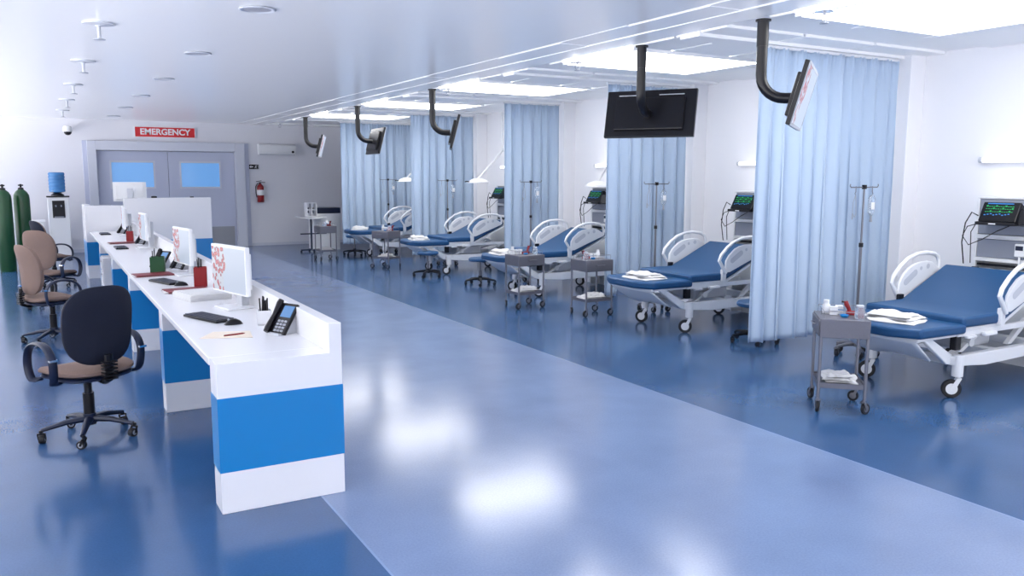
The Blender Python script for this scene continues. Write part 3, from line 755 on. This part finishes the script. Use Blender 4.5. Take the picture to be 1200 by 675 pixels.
# examination lamps hanging from the bay ceiling
def make_exam_lamp(loc, label):
    t = thing('examination_lamp', label, 'lamp', loc, 0, 'white examination lamps on jointed ceiling arms')
    # origin at the lamp dish
    MB().lathe([(.0, .075), (.06, .07), (.14, .04), (.20, .0), (.205, -.02), (.19, -.022), (.02, -.01)], seg=28).build('dish', M_PLW, t, smooth=True)
    MB().cyl((0, 0, .06), (.06, 0, .12), .018).cyl((.06, 0, .12), (.53, 0, .60), .018).build('lower_arm', M_PLW, t, smooth=True)
    MB().cyl((.53, -.035, .60), (.53, .035, .60), .032).build('joint', M_PLW, t, smooth=True)
    MB().cyl((.53, 0, .60), (.50, 0, .83), .016).cyl((.50, 0, .83), (.50, 0, 1.30), .022).lathe([(.06, 1.30), (.06, 1.318)], c=(.5, 0, 0), seg=20).build('upper_arm', M_PLW, t, smooth=True)
    MB().tube([(-.19, 0, 0), (-.24, 0, .01), (-.28, 0, 0)], .010, 8).build('handle', M_BLACK, t)
    return t
el = make_exam_lamp((7.20, 13.9, 1.628), 'white dish examination lamp on a jointed arm above the fourth bed')
dup(el, (7.60, 10.62, 1.60), -PI/2, 'white dish examination lamp half hidden by the second curtain, above the middle bed')
dup(el, (7.05, 17.0, 1.628), 0, 'white dish examination lamp in front of the farthest curtain')

# ------------------------------------------------------------------ ceiling screens
def make_tv(loc, naz, label, tilt=.26, W_=.88, H_=.46):
    """pole at the origin on the ceiling; arm and screen towards azimuth naz (from +y to +x)"""
    t = thing('ceiling_screen', label, 'television', loc, -naz, 'television screens hanging from the ceiling')
    # local +y = direction the screen faces
    pts = [(0, 0, 0), (0, 0, -.41)]
    for k in range(1, 8):
        a = k/7*PI/2; pts.append((0, .18-.18*math.cos(a), -.41-.18*math.sin(a)))
    pts.append((0, .245, -.59))
    MB().tube(pts, .041, 14).build('arm', M_BLACK, t, smooth=True)
    MB().cyl((0, 0, 0), (0, 0, -.20), .044).lathe([(.058, 0), (.058, -.014)], seg=20).build('pole_sleeve', M_BLACK, t, smooth=True)
    M = Matrix.Translation((0, .29, -.585)) @ Matrix.Rotation(-tilt, 4, 'X')
    MB().box(-W_/2, W_/2, 0, .034, -H_/2, H_/2, bev=.006, M=M).build('case', M_BLACK, t)
    MB().box(-W_/2+.10, W_/2-.10, -.035, .002, -H_/2+.06, H_/2-.08, bev=.012, M=M).build('back_bulge', M_BLACK, t)
    b = MB(); b.box(-W_/2+.12, -.08, -.008, .0, H_/2-.055, H_/2-.048, M=M); b.box(.08, W_/2-.12, -.008, .0, H_/2-.055, H_/2-.048, M=M)
    b.build('vent_strip', M_PLLG, t)
    sc = MB().box(-W_/2+.018, W_/2-.018, .0, .003, -H_/2+.02, H_/2-.02).build('screen', M_TVSCR, t)
    sc.matrix_local = M @ Matrix.Translation((0, .037, 0)) @ Matrix.Rotation(PI, 4, 'Z')
    b = MB()
    for q in ((-W_/2, W_/2, -H_/2, -H_/2+.02), (-W_/2, W_/2, H_/2-.02, H_/2), (-W_/2, -W_/2+.018, -H_/2+.02, H_/2-.02), (W_/2-.018, W_/2, -H_/2+.02, H_/2-.02)):
        b.box(q[0], q[1], .033, .040, q[2], q[3], M=M)
    b.build('bezel', M_PLG, t)
    return t
D = math.radians
make_tv((4.865, 4.69, 2.925), D(143), 'ceiling-hung screen seen nearly edge-on in front of the nearest curtain')
make_tv((4.88, 6.17, 2.925), D(56), 'ceiling-hung screen showing its black back, largest in view')
make_tv((4.82, 10.68, 2.925), D(115), 'ceiling-hung screen seen edge-on before the fourth curtain')
make_tv((4.885, 13.95, 2.925), D(96), 'ceiling-hung screen with dark grey back turned towards the farthest curtain')
make_tv((4.885, 17.15, 2.925), D(111), 'ceiling-hung screen farthest away, seen edge-on near the air conditioner')

# ------------------------------------------------------------------ reception counter
XA, XPI, XB = .722, 1.316, 1.385
YD0, YD1 = 4.298, 15.50
T = thing('reception_counter', 'long white reception counter with blue bands and five workplaces', 'counter', (1.05, YD0, 0))
lx = lambda x: x-1.05; ly = lambda y: y-YD0
MB().box(lx(XA), lx(XPI)+.0005, ly(4.475), ly(YD1), .757, .797).build('worktop', M_WHITE, T, bevel=.004)
def banded(name, x0, x1, y0, y1, parent, ztop, m=M_WHITE, zb0=.222, zb1=.616, e=0.0):
    p = MB().box(x0, x1, y0, y1, 0, ztop).build(name, m, parent, bevel=.002)
    e = .0025; MB().box(x0-e, x1+e, y0-e, y1+e, zb0, zb1).build('blue_band', M_BLUE, p)
    return p
banded('front_panel', lx(XPI), lx(XB), ly(4.475), ly(YD1), T, .957)
p = MB().prism([(lx(XA+.006), 0), (lx(XB), 0), (lx(XB), .957), (lx(XPI), .957), (lx(XPI), .7965), (lx(XA+.006), .7965)], ly(YD0), ly(4.475), 'Y').build('end_panel', M_WHITE, T, bevel=.002)
MB().box(lx(XA+.006)-.0025, lx(XB)+.0025, ly(YD0)-.0025, ly(4.475)+.001, .222, .616).build('blue_band', M_BLUE, p)
for y in (6.43, 8.85, 11.0, 13.25): banded('support_panel', lx(XA+.008), lx(XPI), ly(y), ly(y+.175), T, .757)
t = thing('drawer_pedestal', 'small white drawer pedestal under the far half of the counter', 'cabinet', (.92, 12.95, 0))
MB().box(-.19, .19, -.2, .2, .02, .60).build('body', M_WHITE, t, bevel=.006)
for z in (.05, .235, .42): 
    d = MB().box(-.202, -.190, -.185, .185, z, z+.165).build('drawer', M_WHITE, t, bevel=.003); MB().box(-.212, -.202, -.05, .05, z+.11, z+.125).build('handle', M_STEEL, d)

T2 = thing('high_counter', 'white high counter with blue band closing the far end of the row', 'counter', (1.97, 15.6, 0))
banded('front_panel', -.70, .72, 0, .12, T2, 1.345)
MB().box(-.70, .72, .12, 1.15, 1.12, 1.16).build('worktop', M_WHITE, T2, bevel=.004)
banded('side_panel', .60, .72, .12, 1.15, T2, 1.12)
banded('side_panel', -.70, -.60, .12, 1.15, T2, 1.12)
T3 = thing('corner_counter', 'lower white corner panel left of the high rear counter', 'counter', (.97, 15.6, 0))
banded('front_panel', -.30, .295, 0, .10, T3, 1.225)
banded('side_panel', -.30, -.20, .10, 1.0, T3, 1.225)

# ------------------------------------------------------------------ desk equipment
ZW = .798
def make_screen(loc, rz, label, group='white desktop monitors on the counter'):
    """monitor faces local -y, stand at the origin"""
    t = thing('desktop_monitor', label, 'computer monitor', loc, rz, group)
    w, h, zc = .55, .345, .28
    MB().box(-w/2, w/2, -.035, .0, zc-h/2, zc+h/2, bev=.006).build('case', M_PLW, t)
    MB().box(-w/2+.05, w/2-.05, .0, .035, zc-h/2+.04, zc+h/2-.05, bev=.008).build('back_cover', M_PLW, t)
    sc = MB().box(-w/2+.012, w/2-.012, -.002, .0, -h/2+.014, h/2-.018).build('screen', M_SCR, t); sc.location = (0, -.0352, zc)
    MB().box(-.045, .045, .035, .095, .012, .34, bev=.006).build('stand_column', M_PLLG, t)
    MB().box(-.12, .12, -.10, .096, .0, .014, bev=.004).build('stand_foot', M_PLW, t)
    return t
az = math.atan2(.135, .56)     # the panel runs from far-left to near-right
rot1 = -(PI/2-az)
m0 = make_screen((1.185, 6.12, ZW), rot1, 'white monitor with red blood cells on screen, nearest on the counter')
dup(m0, (1.19, 8.38, ZW), D(-83), 'white monitor seen edge-on between green and red pencil cups')
dup(m0, (1.19, 11.75, ZW), D(-88), 'white monitor seen edge-on behind the third phone')
dup(m0, (1.17, 14.35, ZW), D(-92), 'white monitor seen edge-on at the far end of the counter')
dup(m0, (1.45, 16.45, 1.16), D(176), 'white monitor seen from behind above the high rear counter')
def make_keyboard(loc, rz, label):
    t = thing('keyboard', label, 'keyboard', loc, rz, 'black keyboards on the counter')
    MB().box(-.21, .21, -.075, .075, .0, .016, bev=.005).build('keyboard_tray', M_BLACK, t)
    b = MB()
    for r in range(5):
        for c in range(15): b.box(-.2+c*.0268, -.2+c*.0268+.022, -.066+r*.026, -.066+r*.026+.021, .014, .021)
    b.build('keys', M_NAVY, t)
    return t
k0 = make_keyboard((.945, 5.72, ZW), -PI/2+.35, 'black keyboard on the counter frontmost in the row')
dup(k0, (.95, 7.85, ZW), -PI/2+.3, 'black keyboard below the green pencil cup')
dup(k0, (.90, 11.85, ZW), -PI/2, 'black keyboard before the third monitor')
dup(k0, (.90, 14.75, ZW), -PI/2, 'black keyboard at the far end of the counter')
def make_mouse(loc, rz, label):
    t = thing('computer_mouse', label, 'mouse', loc, rz, 'black computer mice')
    MB().grid(lambda u, v: Vector(((u-.5)*.065*math.sin(PI*min(max(v, .04), .96))**.35, (v-.5)*.115, .036*(math.sin(PI*v)**.5)*math.sin(PI*u)**.5)), 12, 14).box(-.02, .02, -.04, .04, 0, .004).build('mouse_shell', M_BLACK, t, smooth=True)
    MB().cyl((-.005, -.03, .032), (.005, -.03, .032), .007).build('wheel', M_PLG, t)
    return t
ms = make_mouse((1.04, 5.43, ZW), -PI/2+.2, 'black computer mouse beside the nearest keyboard')
dup(ms, (1.03, 7.58, ZW), -PI/2, 'black computer mouse beside the second keyboard')
def make_phone(loc, rz, label):
    """desk phone leaning back, faces local -y"""
    t = thing('desk_phone', label, 'telephone', loc, rz, 'black desk telephones')
    M = Matrix.Rotation(-.62, 4, 'X')
    MB().box(-.07, .07, .0, .022, .01, .215, bev=.006, M=M).build('phone_body', M_BLACK, t)
    MB().box(-.03, .058, -.003, .001, .12, .195, M=M).build('display', M_PHSCR, t)
    g = MB()
    for r in range(4):
        for c in range(3): g.box(-.026+c*.029, -.026+c*.029+.02, -.005, .001, .022+r*.021, .022+r*.021+.013, M=M)
    g.build('keypad', M_PLG, t)
    MB().tube([M @ Vector((-.072, -.012, z)) for z in (.005, .03, .12, .2, .225)], [.018, .021, .013, .021, .018], 10).build('handset', M_BLACK, t, smooth=True)
    b = MB().prism([(-.015, 0), (.15, 0), (.145, .012), (.118, .112), (.104, .106), (.045, .012), (-.01, .008)], -.05, .05, 'X')
    b.build('stand', M_PLLG, t)
    return t
p0 = make_phone((1.185, 4.95, ZW), D(-64), 'black desk phone with blue display, frontmost in the row')
dup(p0, (1.0, 9.06, ZW), D(-60), 'black desk phone behind the green pencil cup')
dup(p0, (1.17, 8.90, ZW), D(-60), 'black desk phone right of the one behind the green cup')
dup(p0, (1.17, 12.35, ZW), D(-60), 'black desk phone beside the third monitor')
dup(p0, (1.13, 14.75, ZW), D(-60), 'black desk phone farthest along the counter')
def make_cup(loc, m, label, wid, hgt, pens, pmat, group=None):
    t = thing('pencil_cup', label, 'pencil cup', loc, -.2, group)
    b = MB(); w = wid/2; th = .004
    b.box(-w, w, -w, w, 0, .005)
    for q in ((-w, w, -w, -w+th), (-w, w, w-th, w), (-w, -w+th, -w, w), (w-th, w, -w, w)): b.box(*q, 0, hgt)
    b.build('cup_body', m, t)
    rr = random.Random(len(label))
    for k in range(pens):
        x, y = rr.uniform(-.6, .6)*w, rr.uniform(-.6, .6)*w; dx, dy = rr.uniform(-.3, .3)*w, rr.uniform(-.3, .3)*w
        MB().cyl((x, y, .006), (x+dx, y+dy, hgt+rr.uniform(.055, .095)), .0045, seg=8).build('pencil', pmat, t)
    return t
make_cup((1.215, 5.345, ZW), M_PLW, 'white pencil cup full of black pencils by the nearest phone', .085, .092, 13, M_BLACK)
make_cup((1.175, 7.47, ZW), M_RED, 'red pencil cup with black pencils left of the nearest monitor', .105, .165, 4, M_BLACK)
make_cup((.98, 8.72, ZW), M_GREEN, 'green pencil cup on the counter', .13, .155, 5, M_BLACK)
make_cup((1.11, 12.95, ZW), M_RED, 'dark red pencil cup at the far workplaces', .09, .15, 3, M_BLACK)
def make_folder(loc, rz, label, sc=1):
    t = thing('folder', label, 'folder', loc, rz, 'maroon folders on the counter')
    MB().prism([(-.17*sc, -.12*sc), (.17*sc, -.12*sc), (.17*sc, .12*sc), (-.17*sc, .12*sc)], 0, .004, 'Z').build('cover', M_REDP, t)
    MB().prism([(-.20*sc, -.10*sc), (.15*sc, -.105*sc), (.15*sc, .10*sc), (-.17*sc, .11*sc)], .004, .008, 'Z').build('sheets', M_TOWEL, t)
    MB().prism([(-.165*sc, -.115*sc), (.17*sc, -.12*sc), (.17*sc, .12*sc), (-.165*sc, .12*sc)], .008, .014, 'Z').build('cover', M_REDP, t)
    return t
make_folder((1.02, 7.21, ZW), .12, 'maroon folder lying in front of the red pencil cup')
make_folder((.905, 8.50, ZW), .1, 'maroon folder lying in front of the green pencil cup')
make_folder((.98, 12.70, ZW), .1, 'maroon folder at the far workplaces')
t = thing('paper_stack', 'white stack of paper left of the nearest monitor', 'paper', (1.07, 6.75, ZW), .2)
rr = random.Random(4)
b = MB()
for k in range(7): 
    a = rr.uniform(-.006, .006); b.box(-.16+a, .16+a, -.19-a, .19-a, k*.007, k*.007+.0065)
b.build('sheets', M_TOWEL, t); MB().box(-.12, .14, -.15, .16, .049, .051).build('top_sheet', M_TOWEL, t)
t = thing('paper_sheet', 'cream sheet of paper on the near end of the counter', 'paper', (.935, 5.05, ZW), 0)
MB().prism([(-.17, -.02), (-.06, .16), (.145, .09), (.115, -.125)], 0, .002, 'Z').build('sheet', M_PAPER, t)
t = thing('red_pen', 'red pen lying on the cream sheet of paper', 'pen', (.965, 5.04, ZW+.0065), .22)
MB().cyl((-.06, 0, 0), (.055, 0, 0), .0045, seg=8).build('barrel', M_RED, t); MB().cyl((.055, 0, 0), (.07, 0, 0), .0045, .001, seg=8).build('nib', M_RED, t)
t = thing('paper_sheet', 'white sheet on top of the lower corner panel', 'paper', (.93, 15.65, 1.226), 0)
MB().box(-.12, .14, -.04, .045, 0, .012).build('sheet', M_PLG, t)
t = thing('desk_phone_handset', 'small black device on the high rear counter beside the monitor', 'telephone', (1.76, 15.66, 1.346), 0)
MB().box(-.045, .045, -.03, .03, 0, .03, bev=.006).build('device_body', M_BLACK, t); MB().box(-.02, .02, -.02, .02, .03, .038).build('buttons', M_PLG, t)
t = thing('pen_holder', 'tiny black item on the right of the high rear counter', 'desk item', (2.38, 15.66, 1.346), 0)
MB().box(-.03, .03, -.02, .02, 0, .018, bev=.004).build('item_body', M_BLACK, t)

# ------------------------------------------------------------------ office chairs
def superell(w, h, n, k=3.0):
    return [(w*math.copysign(abs(math.cos(a))**(2/k), math.cos(a)), h*math.copysign(abs(math.sin(a))**(2/k), math.sin(a))) for a in [2*PI*i/n for i in range(n)]]
def pad(w, h, t0, t1, curve, nrings=7, k=3.0, taper=0):
    """cushion: superellipse in u,v with thickness from t0 to t1, rounded"""
    b = MB(); n = 40; rings = []
    prof = [(0, t0), (.6, t0), (.92, t0), (1.0, t0+(t1-t0)*.25), (1.0, t0+(t1-t0)*.6), (.94, t0+(t1-t0)*.9), (.7, t1), (0, t1)]
    for s, th in prof:
        ring = []
        for (u, v) in superell(w, h, n, k):
            u2, v2 = u*max(s, .001)*(1-taper*(v/h)), v*max(s, .001)
            ring.append(b.bm.verts.new(curve(u2, v2, th)))
        rings.append(ring)
    for a, c in zip(rings, rings[1:]):
        for i in range(n): b.bm.faces.new((a[i], a[(i+1) % n], c[(i+1) % n], c[i]))
    b.bm.faces.new(rings[0][::-1]); b.bm.faces.new(rings[-1])
    return b
def make_chair(loc, rz, label, shell, arm_w=.056):
    """faces local +y"""
    t = thing('office_chair', label, 'office chair', loc, rz, 'office chairs at the counter')
    # seat
    cs = lambda u, v, th: Vector((u, v, .455+th - .03*(v/.24)**2*(v > 0) + .015*(u/.25)**2))
    pad(.255, .245, -.005, .045, cs, k=3.6).build('seat', M_TAN, t, smooth=True)
    pad(.245, .235, -.04, -.003, cs, k=3.6).build('seat_shell', M_NAVY, t, smooth=True)
    # backrest, leaning back
    def cb(u, v, th):
        y = -.215 - .10*(v+.25)/.5*.6 + .05*(u/.23)**2 + th + .02*math.cos(v/.26*PI/2)
        return Vector((u, y, .785+v))
    pad(.218, .248, .005, .045, cb, k=2.9, taper=-.03).build('backrest', M_TAN, t, smooth=True)
    pad(.228, .258, -.028, .022, cb, k=2.9, taper=-.03).build('back_shell', shell, t, smooth=True)
    # ribbed bracket between seat and back
    b = MB()
    pts = [(0, -.12, .42), (0, -.24, .41), (0, -.285, .43), (0, -.30, .50), (0, -.295, .60)]
    b.tube(pts, .028, 8, flat=.6)
    for k in range(6): b.box(-.045, .045, -.325, -.275, .435+k*.022, .447+k*.022, bev=.004)
    b.build('back_bracket', M_BLACK, t)
    # arm loops
    for s in (-1, 1):
        x = s*.285
        pts = [(x*.80, .12, .425), (x, .14, .43), (x*1.03, .17, .52), (x*1.03, .15, .61), (x*1.03, .08, .665), (x*1.03, -.03, .68), (x*1.03, -.12, .655), (x*1.02, -.17, .58), (x, -.16, .47), (x*.96, -.13, .43), (x*.80, -.10, .425)]
        # smooth it
        P = [Vector(p) for p in pts]; Q = []
        for i in range(len(P)-1):
            p0, p1, p2, p3 = P[max(i-1, 0)], P[i], P[i+1], P[min(i+2, len(P)-1)]
            for j in range(4):
                q = j/4; Q.append(.5*((2*p1)+(p2-p0)*q+(2*p0-5*p1+4*p2-p3)*q*q+(3*p1-p0-3*p2+p3)*q**3))
        Q.append(P[-1])
        a = MB().tube(Q, [.013]*len(Q), 10, flat=arm_w/.026, ref=(1, 0, 0)).build('armrest', M_NAVY, t, smooth=True)
        MB().box(x*1.03-.024, x*1.03+.024, -.198, -.160, .585, .598).build('clip', M_CHROME, a)
    # column, base
    MB().cyl((0, 0, .20), (0, 0, .42), .026).cyl((0, 0, .10), (0, 0, .30), .036).box(-.08, .08, -.14, .10, .40, .425).build('column', M_BLACK, t, smooth=True)
    b = MB(); b.cyl((0, 0, .085), (0, 0, .16), .042)
    for k in range(5):
        a = k*2*PI/5+.32; c, s = math.cos(a), math.sin(a)
        b.tube([(0, 0, .125), (.14*c, .14*s, .118), (.29*c, .29*s, .088)], [.032, .024, .016], 8, flat=.8)
    b.build('star_base', M_NAVY, t, smooth=True)
    for k in range(5):
        a = k*2*PI/5+.32; caster(t, .29*math.cos(a), .29*math.sin(a), .028, M_PLG, a+1.2, M_BLACK, .09, .036)
    return t
make_chair((.21, 6.10, 0), D(24), 'office chair with dark navy back, frontmost in the row', M_NAVYF)
make_chair((.06, 9.80, 0), D(-68), 'tan office chair seen from the side, behind the navy-backed one', M_TAN)
make_chair((.10, 12.35, 0), D(-40), 'tan office chair with its rounded back turned this way', M_TAN)
make_chair((.16, 14.80, 0), D(-70), 'office chair farthest back, before the green gas cylinders', M_NAVYF)

# ------------------------------------------------------------------ treatment table in the far corner
t = thing('treatment_cabinet', 'white cabinet with dark blue top in the corner by the far wall', 'cabinet', (5.83, 19.2, 0))
MB().box(-.30, .32, -.22, .22, .0, .86).build('body', M_PLW, t, bevel=.006)
for z in (.1, .36, .62): MB().box(-.27, .29, -.232, -.22, z, z+.22).build('drawer', M_PLW, t, bevel=.004)
MB().box(-.34, .34, -.24, .24, .86, .99).build('padded_top', M_NAVY, t, bevel=.01)
t = thing('shelf_organizer', 'small white shelf organizer standing left of the dark topped cabinet', 'shelf', (5.40, 18.75, 0))
b = MB()
for x in (-.11, 0, .11): b.box(x-.009, x+.009, -.1, .1, .80, 1.12)
for z in (.80, .95, 1.105): b.box(-.11, .11, -.1, .1, z, z+.014)
b.build('shelf_grid', M_PLW, t)
MB().grid(lambda u, v: Vector(((u-.5)*.62, (v-.5)*.36, .765+.03*abs(2*u-1)**2)), 12, 4).build('tray', M_PLW, t, smooth=True, solid=.02)
b = MB().cyl((0, 0, .06), (0, 0, .78), .022)
b.box(-.25, .25, -.02, .02, .03, .06).box(-.02, .02, -.2, .2, .03, .06).box(-.25, .35, -.02, .02, .40, .425)
b.build('stand', M_NAVY, t)
for (x, y) in ((-.24, 0), (.24, 0), (0, -.19), (0, .19)): MB().lathe([(.02, 0), (.025, .01), (.02, .03)], c=(x, y, 0), seg=12).build('foot', M_RUB, t)
